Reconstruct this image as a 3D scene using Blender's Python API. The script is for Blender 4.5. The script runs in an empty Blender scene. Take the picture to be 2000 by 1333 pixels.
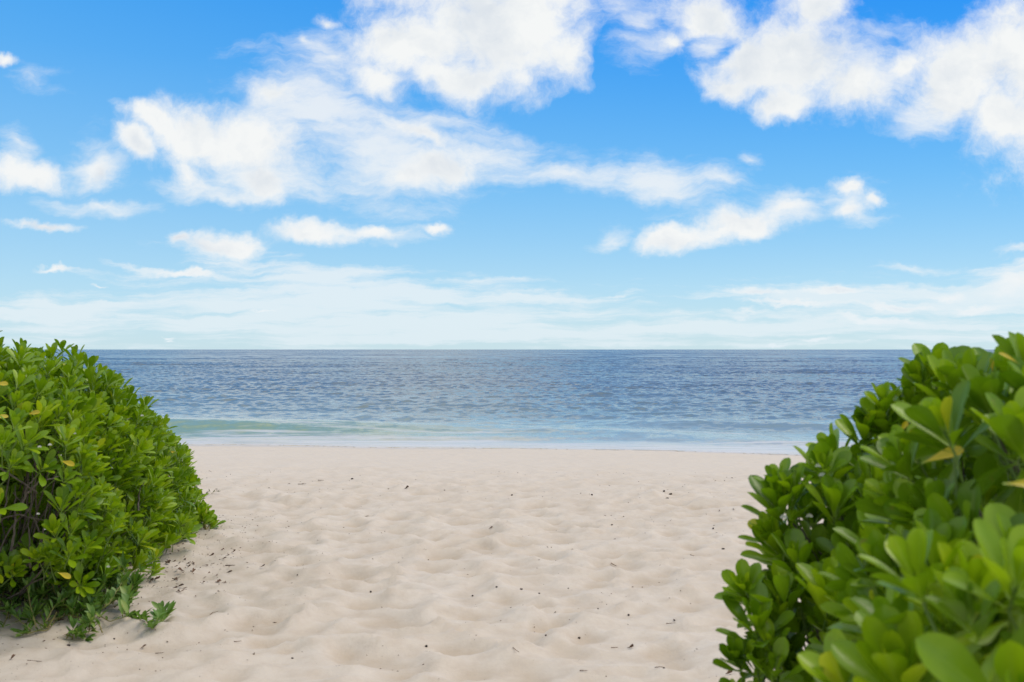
import bpy, math, random
import numpy as np
from mathutils import Vector

# ------------------------------------------------------------------ camera
F = 1944.0          # focal length in photo pixels (2000 wide), 35 mm lens
EYE = 1.5
SEA = -0.6
scene = bpy.context.scene
COL = scene.collection
cd = bpy.data.cameras.new('camera'); cam = bpy.data.objects.new('camera', cd); COL.objects.link(cam)
cam.location = (0, 0, EYE); cam.rotation_euler = (math.radians(90), 0, 0)
cd.lens = 35.0; cd.sensor_width = 36.0; cd.shift_y = 16.5/2000
cd.clip_start = 0.05; cd.clip_end = 60000
cd.dof.use_dof = True; cd.dof.focus_distance = 18.0; cd.dof.aperture_fstop = 5.6
scene.camera = cam
scene.view_settings.view_transform = 'Standard'; scene.view_settings.look = 'None'
scene.view_settings.gamma = 1.0; scene.view_settings.use_curve_mapping = False
scene.view_settings.exposure = 0.0

SUN_EL, SUN_AZ = math.radians(58), math.radians(78)     # azimuth from +Y (the sea) towards +X

# ------------------------------------------------------------------ node helpers
class NT:
    def __init__(s, tree): s.t = tree; s.n = tree.nodes; s.l = tree.links
    def node(s, typ, **kw):
        n = s.n.new(typ)
        for k, v in kw.items(): setattr(n, k, v)
        return n
    def set(s, sock, v):
        if isinstance(v, bpy.types.NodeSocket): s.l.new(v, sock)
        elif v is not None: sock.default_value = v
    def math(s, op, a, b=None, c=None, clamp=False):
        n = s.node('ShaderNodeMath', operation=op, use_clamp=clamp)
        for i, v in enumerate((a, b, c)):
            if v is not None: s.set(n.inputs[i], v)
        return n.outputs[0]
    def vmath(s, op, a, b=None, c=None, out=0):
        n = s.node('ShaderNodeVectorMath', operation=op)
        s.set(n.inputs[0], a)
        if b is not None:
            s.set(n.inputs['Scale' if op == 'SCALE' else 1], b)
        if c is not None: s.set(n.inputs[2], c)
        return n.outputs[out]
    def mix(s, f, a, b, typ='MIX'):
        n = s.node('ShaderNodeMix', data_type='RGBA', blend_type=typ)
        s.set(n.inputs[0], f)
        for i, v in ((6, a), (7, b)):
            if isinstance(v, tuple) and len(v) == 3: v = v + (1,)
            s.set(n.inputs[i], v)
        return n.outputs[2]
    def fmix(s, f, a, b):
        n = s.node('ShaderNodeMix', data_type='FLOAT')
        s.set(n.inputs[0], f); s.set(n.inputs[2], a); s.set(n.inputs[3], b)
        return n.outputs[0]
    def noise(s, vec, scale, detail=4, rough=.5, dist=0, out=0, dim='2D'):
        n = s.node('ShaderNodeTexNoise', noise_dimensions=dim)
        s.set(n.inputs['Vector'], vec); n.inputs['Scale'].default_value = scale
        n.inputs['Detail'].default_value = detail; n.inputs['Roughness'].default_value = rough
        n.inputs['Distortion'].default_value = dist
        return n.outputs[out]
    def rng(s, v, a, b, c=0., d=1., smooth=False):
        n = s.node('ShaderNodeMapRange', interpolation_type='SMOOTHSTEP' if smooth else 'LINEAR')
        s.set(n.inputs[0], v)
        for i, q in enumerate((a, b, c, d)): s.set(n.inputs[i+1], q)
        return n.outputs[0]
    def ramp(s, f, stops):
        n = s.node('ShaderNodeValToRGB'); s.set(n.inputs[0], f)
        e = n.color_ramp.elements
        while len(e) < len(stops): e.new(.5)
        for q, (p, c) in zip(e, stops): q.position = p; q.color = (*c, 1)
        return n.outputs[0]
    def comb(s, x, y, z):
        n = s.node('ShaderNodeCombineXYZ')
        for i, v in enumerate((x, y, z)): s.set(n.inputs[i], v)
        return n.outputs[0]
    def sep(s, v):
        n = s.node('ShaderNodeSeparateXYZ'); s.set(n.inputs[0], v); return n.outputs
    def mapping(s, v, loc=(0,0,0), rot=(0,0,0), scale=(1,1,1), typ='POINT'):
        n = s.node('ShaderNodeMapping', vector_type=typ); s.set(n.inputs[0], v)
        n.inputs['Location'].default_value = loc; n.inputs['Rotation'].default_value = rot
        n.inputs['Scale'].default_value = scale
        return n.outputs[0]

# ------------------------------------------------------------------ sky: air + clouds, by direction
w = bpy.data.worlds.new('World'); scene.world = w; w.use_nodes = True
w.node_tree.nodes.clear(); N = NT(w.node_tree)
out = N.node('ShaderNodeOutputWorld'); bg = N.node('ShaderNodeBackground')
N.l.new(bg.outputs[0], out.inputs[0])
bg.inputs['Strength'].default_value = 0.12
sky = N.node('ShaderNodeTexSky', sky_type='NISHITA', sun_disc=False)
sky.sun_elevation = SUN_EL; sky.sun_rotation = SUN_AZ; sky.air_density = 1.0; sky.dust_density = 0.2; sky.ozone_density = 3.0
tc = N.node('ShaderNodeTexCoord').outputs['Generated']
dx, dy, dz = N.sep(tc)
yy = N.math('MAXIMUM', dy, 0.02)
u = N.math('DIVIDE', dx, yy); v = N.math('DIVIDE', dz, yy)
uv = N.comb(u, v, 0.0)
el = N.math('MAXIMUM', dz, 0.0)
# clear air: Nishita, made as saturated as the photograph's; whiter towards the horizon, deeper to the right
hs = N.node('ShaderNodeHueSaturation'); hs.inputs['Saturation'].default_value = 1.35
hs.inputs['Value'].default_value = 1.0
N.l.new(sky.outputs[0], hs.inputs['Color'])
deep = N.rng(el, 0.0, 0.36)
tint = N.ramp(deep, [(0,(4.5,6.5,7.7)),(.18,(3.6,6.0,7.9)),(.45,(2.1,5.0,8.1)),(.75,(.95,3.9,8.2)),(1,(.4,3.2,8.1))])
side = N.rng(u, -0.5, 0.5)
tint = N.mix(N.math('MULTIPLY', side, N.rng(el, .05, .35)), tint, N.mix(1., tint, (.0, .66, 1.), 'MULTIPLY'))
air = N.mix(0.78, hs.outputs[0], tint)

# cloud masks: (x, y, half width, half height, degrees, weight), photo pixels turned into directions
def blobs(lst, wv):
    cur = None
    for (x, y, a, b, ang, wt) in lst:
        # (a hair of the previous value keeps the shader's steps in order, within its stack)
        src = wv if cur is None else N.vmath('MULTIPLY_ADD', cur, (1e-9, 1e-9, 0), wv)
        x0, y0, c, sn = (x-1000)/F, (683-y)/F, math.cos(math.radians(ang)), math.sin(math.radians(ang))
        p = N.vmath('DOT_PRODUCT', src, (c*F/a, sn*F/a, -(c*x0+sn*y0)*F/a), out=1)
        q = N.vmath('DOT_PRODUCT', src, (-sn*F/b, c*F/b, (sn*x0-c*y0)*F/b), out=1)
        ln = N.math('SQRT', N.math('MULTIPLY_ADD', p, p, N.math('MULTIPLY', q, q)))
        val = N.math('SUBTRACT', 1.0 + wt, ln)
        cur = val if cur is None else N.math('SMOOTH_MAX', cur, val, 0.35)
    return cur
# far clouds are seen flattened: v + .12 (1 - exp(-v/.05))
nv_ = N.comb(u, N.math('SUBTRACT', N.math('ADD', v, .12), N.math('MULTIPLY', .12, N.math('EXPONENT', N.math('MULTIPLY', v, -20.0)))), 0.0)
warp1 = N.vmath('SCALE', N.vmath('SUBTRACT', N.noise(nv_, 9, 5, .6, 0, 1), (.5, .5, .5)), 0.036)
warp2 = N.vmath('SCALE', N.vmath('SUBTRACT', N.noise(nv_, 34, 4, .6, 0, 1), (.5, .5, .5)), 0.012)
wuv = N.vmath('ADD', uv, N.vmath('ADD', warp1, warp2))
wuv = N.vmath('MULTIPLY_ADD', wuv, (1, 1, 0), (0, 0, 1))
nw = N.vmath('ADD', nv_, N.vmath('ADD', warp1, N.vmath('SCALE', warp2, 0.7)))
SOLID = [
 (800,85,150,105,0,0),(980,45,190,135,0,.1),(750,160,85,52,-20,0),(880,150,140,55,-10,0),(1110,105,80,65,-20,0),(900,-50,240,90,0,0),
 (1380,45,120,85,-30,-.05),(1300,90,50,40,-30,-.2),(1460,120,120,80,-20,0),(1560,110,160,110,0,0),(1530,205,70,38,20,0),(1420,170,90,38,-15,-.1),(1680,170,110,75,0,0),(1600,10,90,60,0,-.1),
 (1880,150,130,110,25,.1),(1990,110,120,130,20,.1),(1960,230,110,62,-20,0),(1850,200,90,65,0,0),(1760,130,60,45,20,-.1),(2120,160,200,190,0,.2),
 (400,275,130,80,-15,0),(490,290,115,72,-10,.05),(300,240,90,30,-25,-.05),(270,290,62,34,-35,0),(510,350,60,50,-40,0),(380,340,60,40,-35,-.2),
 (540,185,62,36,-15,-.15),(860,330,100,40,5,0),(800,350,80,38,0,-.15),(820,268,110,24,-18,-.2),
 (50,340,105,42,-15,0),(195,335,42,42,-20,-.1),(5,118,32,18,0,-.2),
 (425,478,105,28,0,.05),(355,470,30,18,0,0),(610,455,90,25,-3,0),(745,447,65,18,-3,-.15),(845,444,40,14,-5,-.1),
 (90,447,76,15,-4,0),(100,532,52,9,-4,-.1),(190,558,32,7,-4,-.25),(350,538,90,11,-7,-.2),
 (1330,462,92,30,5,.1),(1440,438,110,34,8,.05),(1530,398,50,18,5,-.3),(1650,365,45,18,-10,-.2),(1650,403,42,20,0,-.2),(1700,388,38,22,-10,-.45),(1610,30,50,30,0,-.1),
 (630,35,42,22,-15,-.3),(590,80,36,22,-25,-.4),
 (1490,577,70,13,-2,-.1),(1640,572,60,10,2,-.15),(1560,601,120,10,-1,-.1),(1850,575,60,14,0,-.15),(1750,600,120,9,1,-.15),(1910,602,70,10,0,-.15),(1700,627,150,7,0,-.25),(1985,560,38,26,15,-.2),
 (1590,663,30,9,0,-.2),(1510,668,45,7,0,-.3),(1810,672,18,6,0,-.3),(1700,668,40,6,0,-.4),(330,669,22,4,0,-.3),(500,613,60,6,0,-.3),
]
WISP = [
 (720,300,190,90,-10,.25),(620,210,150,100,-20,.15),(640,110,90,70,-30,-.1),(950,300,120,50,-10,.1),(1100,340,160,42,-3,.1),(1280,365,150,48,-8,.1),(1400,350,80,30,-8,0),
 (1250,40,100,80,-30,-.1),(1380,100,60,60,0,-.1),(1700,110,100,90,0,0),(1790,240,100,50,0,-.1),(1190,458,55,32,10,-.15),(1465,318,35,18,0,-.2),
 (450,390,120,25,-8,.0),(700,450,170,18,-2,.05),(560,360,130,45,-5,.1),(200,405,110,22,-5,-.05),(40,270,50,36,-30,-.05),(180,330,70,60,-20,0),(60,150,90,40,-15,-.5),
 (1650,385,100,45,0,-.1),(1540,400,80,35,0,0),(1800,520,90,16,0,-.25),(1985,492,50,14,0,-.1),(1975,550,50,34,20,.0),
 (1460,620,60,9,0,.0),
]
VEIL = [
 (700,585,470,42,-1,.25),(560,520,240,26,-6,.0),(1000,580,200,17,0,.15),(1210,579,60,10,0,-.1),(150,610,360,26,0,.2),(650,630,700,42,0,.2),(1000,650,1000,30,0,.15),
 (1600,590,190,22,-2,.2),(1800,590,280,40,0,.25),(1980,580,200,50,10,.2),(1700,630,400,24,0,.1),(260,520,110,14,-14,-.2),
]
fb = N.noise(nw, 16, 8, .66)
fb2 = N.noise(nw, 6, 6, .55)
nz = N.math('MULTIPLY_ADD', N.math('SUBTRACT', fb, .5), 1.75, N.math('MULTIPLY', N.math('SUBTRACT', fb2, .5), 0.8))
ms = blobs(SOLID, wuv)
mh = N.math('MAXIMUM', blobs([(1385,92,70,38,0,0),(1215,130,60,110,-10,0),(1150,215,120,40,0,0)], N.vmath('MULTIPLY_ADD', ms, (1e-9, 1e-9, 0), wuv)), 0.0)
ms = N.math('MULTIPLY_ADD', mh, -1.5, ms)
def after(vec, val): return N.vmath('MULTIPLY_ADD', val, (1e-9, 1e-9, 0), vec)
d1 = N.rng(N.math('ADD', N.math('MULTIPLY', ms, 1.25), nz), -0.22, 0.88, 0, 1, True)
# wisps: noise drawn out along the wind
sv = N.mapping(nw, (0,0,0), (0,0,math.radians(12)), (1, 3.2, 1))
fs = N.noise(sv, 9, 9, .62)
mw = blobs(WISP, after(wuv, ms))
d2 = N.math('MULTIPLY', N.rng(N.math('ADD', mw, N.math('MULTIPLY', N.math('SUBTRACT', fs, .52), 2.4)), -.3, 1.15, 0, 1, True), 0.82)
hv = N.mapping(nw, (3,0,0), (0,0,math.radians(1)), (1, 5.5, 1))
fh = N.noise(hv, 7, 8, .6)
mv = blobs(VEIL, after(wuv, mw))
d3 = N.math('MULTIPLY', N.rng(N.math('ADD', mv, N.math('MULTIPLY', N.math('SUBTRACT', fh, .5), 3.2)), -.15, .95, 0, 1, True), 0.68)
# general cloud for the part of the sky the photograph does not show
gp = N.comb(N.math('DIVIDE', dx, N.math('ADD', el, .15)), N.math('DIVIDE', dy, N.math('ADD', el, .15)), 0.)
gen = N.rng(N.noise(gp, 0.9, 7, .6), .33, .56, 0, .97, True)
front = N.math('MULTIPLY', N.rng(dy, .45, .6), N.rng(dz, .6, .45))
def inv(x): return N.math('SUBTRACT', 1.0, x)
cov = inv(N.math('MULTIPLY', N.math('MULTIPLY', inv(d1), inv(d2)), inv(d3)))
cov = N.fmix(front, gen, cov)
# cloud tone: bright rims, softly grey where thick
thick = N.rng(ms, .15, .9, 0, 1, True)
gt = N.math('MULTIPLY', thick, N.rng(N.noise(nw, 11, 5, .6), .42, .68))
ccol = N.mix(gt, (7.6, 7.75, 7.75), (6.0, 6.45, 6.95))
ccol = N.mix(N.rng(v, .0, .10), (6.6, 7.35, 7.8), ccol)
col = N.mix(cov, air, ccol)
N.l.new(col, bg.inputs['Color'])
w.cycles.sampling_method = 'NONE'        # the sky is broad and even: paths find it by themselves

# ------------------------------------------------------------------ sun (behind thin cloud: soft)
sl = bpy.data.lights.new('sun', 'SUN'); sun = bpy.data.objects.new('sun', sl); COL.objects.link(sun)
sl.energy = 2.0; sl.angle = math.radians(34); sl.color = (1, .89, .72)
sd = Vector((math.sin(SUN_AZ)*math.cos(SUN_EL), math.cos(SUN_AZ)*math.cos(SUN_EL), math.sin(SUN_EL)))
sun.rotation_euler = sd.to_track_quat('Z', 'Y').to_euler(); sun.location = (0, 0, 50)

# ------------------------------------------------------------------ noise and mesh helpers
RS = np.random.RandomState(7)
TAB = RS.rand(256, 256)
TAB2 = RS.rand(256, 256, 3)
def vnoise(x, y):
    xi = np.floor(x).astype(np.int64); yi = np.floor(y).astype(np.int64)
    fx = x-xi; fy = y-yi
    fx = fx*fx*fx*(fx*(fx*6-15)+10); fy = fy*fy*fy*(fy*(fy*6-15)+10)
    g = lambda a, b: TAB[a & 255, b & 255]
    return ((g(xi, yi)*(1-fx)+g(xi+1, yi)*fx)*(1-fy)+(g(xi, yi+1)*(1-fx)+g(xi+1, yi+1)*fx)*fy)
def fbm(x, y, o=4, r=.5):
    s = 0; a = 1; t = 0
    for i in range(o):
        s = s+a*vnoise(x*2**i+17.3*i, y*2**i+9.1*i); t += a; a *= r
    return s/t
def sstep(a, b, x):
    t = np.clip((x-a)/(b-a), 0, 1); return t*t*(3-2*t)
def worley(x, y, jit=.9):
    """soft bowls round jittered points: (value, random of the nearest cell)"""
    xi = np.floor(x).astype(np.int64); yi = np.floor(y).astype(np.int64)
    best = np.full(x.shape, 9.); val = np.zeros(x.shape); acc = np.zeros(x.shape)
    for i in (-1, 0, 1):
        for j in (-1, 0, 1):
            c = TAB2[(xi+i) & 255, (yi+j) & 255]
            d = (x-(xi+i+.5+(c[..., 0]-.5)*jit))**2+(y-(yi+j+.5+(c[..., 1]-.5)*jit))**2
            acc += np.exp(-38*d)
            m = d < best; best = np.where(m, d, best); val = np.where(m, c[..., 2], val)
    return -np.log(acc+1e-12)/38, val

def shore_y(x):                      # where the still water meets the sand
    return 21.1-0.17*x+0.35*np.sin(x*.33+1)+.15*np.sin(x*.9)
def base_h(x, y):
    d = shore_y(x)-y                 # metres up the beach from the water
    h = np.where(d > 11, 0, np.where(d > 0, SEA*(1-d/11)**1.35, SEA+d*.07))
    return np.maximum(h, SEA-5)
def sand_h(x, y):
    x = np.asarray(x, float); y = np.asarray(y, float)
    d = shore_y(x)-y
    wx = x+.11*(fbm(x*2.3, y*2.3)-.5)*2; wy = y+.11*(fbm(x*2.3+50, y*2.3)-.5)*2
    b1, r1 = worley(wx/.235, wy/.205)
    b2, r2 = worley(wx/.38+31, wy/.34+11)
    b3, r3 = worley(wx/.19+7, wy/.17+3)
    feet = (np.minimum(b1, .45)-.17)*.085*(.3+1.1*r1)+(np.minimum(b2, .45)-.17)*.095*(.15+1.25*r2)+(b3-.17)*.035*r3
    feet += (fbm(x*5, y*5, 3)-.5)*.014
    amp = .24+.76*sstep(6.5, 12.5, d+1.6*(fbm(x*.5+9, y*.5, 3)-.5))
    amp *= .75+.5*fbm(x*.7, y*.7, 2)
    amp = amp*sstep(-1, 2.5, d)
    mound = .05*(fbm(x*.35+4, y*.35+8, 3)-.5)*sstep(1, 6, d)
    ripple = .02*(fbm(x*1.2, y*5, 3)-.5)*sstep(1, 4, d)
    lee = .07*np.exp(-((x+3.3)/.8)**2)*sstep(4.3, 5.3, y)*sstep(9.5, 8, y)     # sand banked against the left bush
    return base_h(x, y)+feet*amp+mound+ripple+lee

def mesh_np(name, verts, faces, mat, parent=None, smooth=True, attrs=None, uv=None):
    """faces: (n,k) int array, all the same size"""
    me = bpy.data.meshes.new(name); verts = np.asarray(verts, np.float32); faces = np.asarray(faces, np.int32)
    n, k = faces.shape
    me.vertices.add(len(verts)); me.vertices.foreach_set('co', verts.ravel())
    me.loops.add(n*k); me.loops.foreach_set('vertex_index', faces.ravel())
    me.polygons.add(n); me.polygons.foreach_set('loop_start', np.arange(0, n*k, k, dtype=np.int32))
    me.polygons.foreach_set('loop_total', np.full(n, k, np.int32))
    me.update(calc_edges=True)
    if smooth: me.polygons.foreach_set('use_smooth', np.ones(n, bool))
    for an, dat in (attrs or {}).items():
        dat = np.asarray(dat, np.float32)
        a = me.attributes.new(an, 'FLOAT' if dat.ndim == 1 else 'FLOAT_VECTOR', 'POINT')
        a.data.foreach_set('value' if dat.ndim == 1 else 'vector', dat.ravel())
    me.validate(); me.update()
    me.materials.append(mat)
    o = bpy.data.objects.new(name, me); COL.objects.link(o)
    if parent: o.parent = parent
    return o
def grid_faces(nx, ny):
    i = np.arange(nx*ny).reshape(ny, nx)
    return np.stack([i[:-1, :-1], i[:-1, 1:], i[1:, 1:], i[1:, :-1]], -1).reshape(-1, 4)
def tag(o, label=None, cat=None, group=None, kind=None):
    for k, q in (('label', label), ('category', cat), ('group', group), ('kind', kind)):
        if q: o[k] = q
    return o
def empty(name, loc=(0, 0, 0)):
    o = bpy.data.objects.new(name, None); COL.objects.link(o); o.location = loc; o.empty_display_size = .1
    return o
def material(name):
    m = bpy.data.materials.new(name); m.use_nodes = True; m.node_tree.nodes.clear()
    q = NT(m.node_tree); o = q.node('ShaderNodeOutputMaterial'); return m, q, o
def attr(q, name, out='Fac'):
    return q.node('ShaderNodeAttribute', attribute_name=name).outputs[out]
def principled(q, **kw):
    p = q.node('ShaderNodeBsdfPrincipled')
    for k, v_ in kw.items(): q.set(p.inputs[k.replace('_', ' ')], v_)
    return p
def spaced(stops):                      # coordinates from (start, step) pairs
    r = []
    for (a, st), (b, _) in zip(stops[:-1], stops[1:]):
        n = max(1, int(round((b-a)/st))); r += list(np.linspace(a, b, n, endpoint=False))
    r.append(stops[-1][0]); return np.array(r)

# ------------------------------------------------------------------ sand
m_sand, q, o = material('sand')
pos = q.node('ShaderNodeNewGeometry').outputs['Position']
n1 = q.noise(pos, 1.1, 5, .6, dim='3D'); n2 = q.noise(pos, 9, 5, .65, dim='3D'); n3 = q.noise(pos, 260, 3, .7, dim='3D')
c = q.mix(q.rng(n1, .3, .7), (.56, .482, .395), (.61, .54, .46))
c = q.mix(q.math('MULTIPLY', q.rng(n2, .42, .75), .45), c, (.44, .35, .265))
c = q.mix(q.math('MULTIPLY', attr(q, 'pit'), .5), c, (.40, .31, .215))        # footprint hollows darker: part damp sand, part shade painted in
c = q.mix(q.math('MULTIPLY', attr(q, 'low'), .75), c, (.59, .52, .445))           # paler washed sand down the slope
c = q.mix(q.math('MULTIPLY', attr(q, 'wet'), .6), c, (.47, .42, .38))
c = q.mix(q.math('MULTIPLY', q.rng(n3, .55, .8), .22), c, (.36, .27, .19))
bp = q.node('ShaderNodeBump'); bp.inputs['Strength'].default_value = .35; bp.inputs['Distance'].default_value = .012
q.l.new(q.math('ADD', q.noise(pos, 60, 4, .7, dim='3D'), q.math('MULTIPLY', n2, 1.5)), bp.inputs['Height'])
p = principled(q, Base_Color=c, Roughness=q.fmix(attr(q, 'wet'), .95, .35), Normal=bp.outputs[0])
p.inputs['Specular IOR Level'].default_value = .25
q.l.new(p.outputs[0], o.inputs[0])

xs = spaced([(-4000, 900), (-400, 90), (-40, 6), (-12, .35), (-6.2, .04), (6.2, .35), (12, 6), (40, 90), (400, 900), (4000, 0)])
ys = spaced([(-3000, 700), (-200, 40), (-20, 2.5), (-3, .12), (1.6, .035), (9, .05), (14, .07), (23, .2), (30, 2), (60, 40), (300, 0)])
X, Y = np.meshgrid(xs, ys); X = X.ravel(); Y = Y.ravel()
Z = sand_h(X, Y)
far = (np.abs(X) > 13) | (Y < -3.5)
Z = np.where(far, base_h(X, Y), Z)
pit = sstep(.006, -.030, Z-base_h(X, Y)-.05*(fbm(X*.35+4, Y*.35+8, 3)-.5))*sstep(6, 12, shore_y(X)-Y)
dsh = shore_y(X)-Y
ground = mesh_np('sand', np.stack([X, Y, Z], 1), grid_faces(len(xs), len(ys)), m_sand,
                 attrs={'pit': pit, 'wet': sstep(2.2, .8, dsh+.5*(fbm(X*.8, Y*.2)-.5)), 'low': sstep(12, 6, dsh+2*(fbm(X*.6, Y*.6)-.5))})
tag(ground, kind='structure')
def gz(x, y): return float(sand_h(np.array([x]), np.array([y]))[0])

# ------------------------------------------------------------------ sea
m_sea, q, o = material('sea_water')
pos = q.node('ShaderNodeNewGeometry').outputs['Position']
nrm = q.node('ShaderNodeNewGeometry').outputs['Normal']
dp = attr(q, 'depth')
bed = q.noise(q.mapping(pos, scale=(.05, .10, 0)), 1, 4, .55, dim='3D')
body = q.ramp(q.math('ADD', dp, q.math('MULTIPLY', q.math('SUBTRACT', bed, .5), .22)),
              [(0, (.38, .43, .40)), (.10, (.27, .34, .33)), (.28, (.15, .205, .215)), (.5, (.105, .135, .147)), (1, (.084, .106, .117))])
body = q.mix(attr(q, 'sandy'), body, (.50, .41, .30))
body = q.mix(q.math('MULTIPLY', attr(q, 'green'), .9), body, (.21, .29, .15))
# chop too small for the mesh, as slopes
sA = q.noise(q.mapping(pos, scale=(1, 1.5, 0)), 2.6, 4, .7, .15, 1, dim='3D')       # ripples finer than the mesh
sB = q.noise(q.mapping(pos, scale=(1, 2.0, 0)), .03, 8, .88, .15, 1, dim='3D')      # and, far out, waves of every size
vast = q.noise(q.mapping(pos, scale=(.006, .03, 0)), 1, 6, .65, dim='3D')
gust = q.rng(q.noise(q.mapping(pos, scale=(.018, .05, 0)), 1, 5, .6, dim='3D'), .32, .68, .55, 1.35)
calm = q.fmix(attr(q, 'film'), 1.0, .12)
sl_ = q.vmath('ADD', q.vmath('SCALE', q.vmath('SUBTRACT', sA, (.5, .5, .5)), .5), q.vmath('SCALE', q.vmath('SUBTRACT', sB, (.5, .5, .5)), q.rng(dp, .3, 1, .1, 1.3)))
sl_ = q.vmath('MULTIPLY', q.vmath('SCALE', q.vmath('SCALE', sl_, gust), calm), (.7, 1.0, 0))
tow = q.vmath('SCALE', (0, -1, 0), q.math('MULTIPLY', q.math('MULTIPLY', q.math('ADD', .01, q.rng(q.sep(pos)[1], 90, 400, 0, .10, True)), q.rng(vast, .35, .65, .4, 1.6)), calm))       # the faces one sees lean to the shore
nn = q.vmath('NORMALIZE', q.vmath('ADD', nrm, q.vmath('ADD', sl_, tow)))
fo = attr(q, 'foam')
fn = q.noise(q.mapping(pos, scale=(.22, 1.9, 0)), 1.7, 7, .66, .9, dim='3D')
fm = q.rng(q.math('ADD', fo, q.math('MULTIPLY', q.math('SUBTRACT', fn, .5), 2.4)), .30, .95, 0, 1, True)
fm = q.math('MULTIPLY', fm, q.rng(fo, 0, .12))
water = principled(q, Base_Color=body, Roughness=.14, IOR=1.333, Normal=nn)
foam = principled(q, Base_Color=(.56, .56, .59, 1), Roughness=.7)
mx = q.node('ShaderNodeMixShader'); q.l.new(q.math('MULTIPLY', fm, .7), mx.inputs[0])
q.l.new(water.outputs[0], mx.inputs[1]); q.l.new(foam.outputs[0], mx.inputs[2]); q.l.new(mx.outputs[0], o.inputs[0])

H = EYE-SEA
def row_step(d):
    flat = np.maximum(.10, d*d/(H*995)*.42)
    fine = np.where(d < 100, .10+.0002*d, np.where(d < 200, .12*(np.maximum(d, 1)/100)**1.3, .3*(np.maximum(d, 1)/200)**3))
    return np.minimum(flat, fine)
rows = [15.0]
while rows[-1] < 42000: rows.append(rows[-1]+float(row_step(rows[-1])))
rows = np.array(rows)
cols = np.concatenate([np.linspace(-2.6, -.62, 70, endpoint=False), np.linspace(-.62, .62, 1050), np.linspace(.62, 2.6, 71)[1:]])
Tn, D = np.meshgrid(cols, rows); D = D.ravel(); Xs = (Tn.ravel()*np.maximum(D, 15)); Ys = D.copy()
step = np.maximum(row_step(D), 1.24*D/1050)
rs = np.random.RandomState(3)
zw = np.zeros_like(D)
for i in range(80):
    lam = .42*(24/.42)**((i/79.)**1.5)*(1+.1*rs.randn()); th = rs.randn()*(.95 if lam < 1.5 else .5 if lam < 3 else .35)
    k = 2*math.pi/lam; amp = .0039*lam**.65*(1 if lam < 2.5 else (2.5/lam)**.55)
    ph = rs.rand()*6.28; m_ = lam/step > 1.8
    arg = k*(Xs[m_]*math.sin(th)-Ys[m_]*math.cos(th))+ph
    zw[m_] += amp*sstep(1.8, 3.2, lam/step[m_])*(np.sin(arg)-.22*np.cos(2*arg))
group_ = .55+.9*fbm(Xs*.035+3, Ys*.09, 3)
deepf = sstep(0, 16, Ys-shore_y(Xs))
zw *= group_*(.16+.84*deepf)
# the small breaker running in at the left, and its lower echoes
def crest(yc, h, front, back):
    t = Ys-yc; return h*np.where(t < 0, np.exp(-(t/front)**2), np.exp(-(t/back)**2))
hump = sstep(.5, -9, Xs)
zb = crest(25.1-.03*Xs+.25*np.sin(Xs*.5), .34*hump*(.85+.3*fbm(Xs*.4, Xs*0, 2)), 1.15, 2.4)
zb2 = crest(25.2-.2*Xs+.2*np.sin(Xs*.7+2), .12*sstep(-8, -3, Xs)*sstep(9, 2, Xs), .8, 1.6)
zb3 = crest(27.5-.12*Xs+.4*np.sin(Xs*.45), .15*sstep(1, 5, Xs), .8, 1.8)
zb4 = crest(23.4-.14*Xs+.3*np.sin(Xs*.6), .06*sstep(-6, 1, Xs), .5, .9)
zsea = SEA+zw+zb+zb2+zb3+zb4
edge = shore_y(Xs)-1.1-.55*np.sin(Xs*.42+.6)-.25*np.sin(Xs*1.3)-.18*(fbm(Xs*2, Xs*0+5, 3)-.5)*2
bed_h = sand_h(Xs, Ys)
film = sstep(edge-.02, edge+.15, Ys)
zfilm = base_h(Xs, Ys)+.012*film
onbeach = Ys < shore_y(Xs)+1.2
zs = np.where(onbeach, np.maximum(zsea*1.0, zfilm+.012), zsea)
blend = sstep(.2, 2.0, Ys-shore_y(Xs))
zs = np.where(Ys < shore_y(Xs)+2.2, (1-blend)*np.maximum(SEA, zfilm+.01)+blend*zsea, zsea)
zs = np.where(Ys < edge, bed_h-.06, zs)
off = Ys-shore_y(Xs)
foam_a = sstep(2.9, 1.0, off+.5*np.sin(Xs*.55+1))*sstep(edge, edge+.05, Ys)*.72
foam_a = np.maximum(foam_a, .20*sstep(.5, -4, Xs)*np.exp(-((Ys-(26.1-.03*Xs))/.5)**2))
foam_a = np.maximum(foam_a, .5*np.exp(-((off-3.6-.5*np.sin(Xs*.4))/.6)**2))
sandy = sstep(.4, 1., np.exp(-((Ys-(26.0-.03*Xs+.25*np.sin(Xs*.5)))/.45)**2)*sstep(1, -6, Xs)*1.0)*.8
sandy = np.maximum(sandy, .75*sstep(3.0, .2, off+.6*np.sin(Xs*.5)))
green = np.exp(-((Ys-(24.3-.03*Xs))/1.4)**2)*sstep(2, -6, Xs)
sea = mesh_np('sea_water', np.stack([Xs, Ys, zs], 1), grid_faces(len(cols), len(rows)), m_sea,
              attrs={'depth': np.clip(off/95., 0, 1)**.62, 'foam': foam_a, 'sandy': sandy, 'green': green, 'film': sstep(2.2, .6, off)})
tag(sea, kind='structure')

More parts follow.
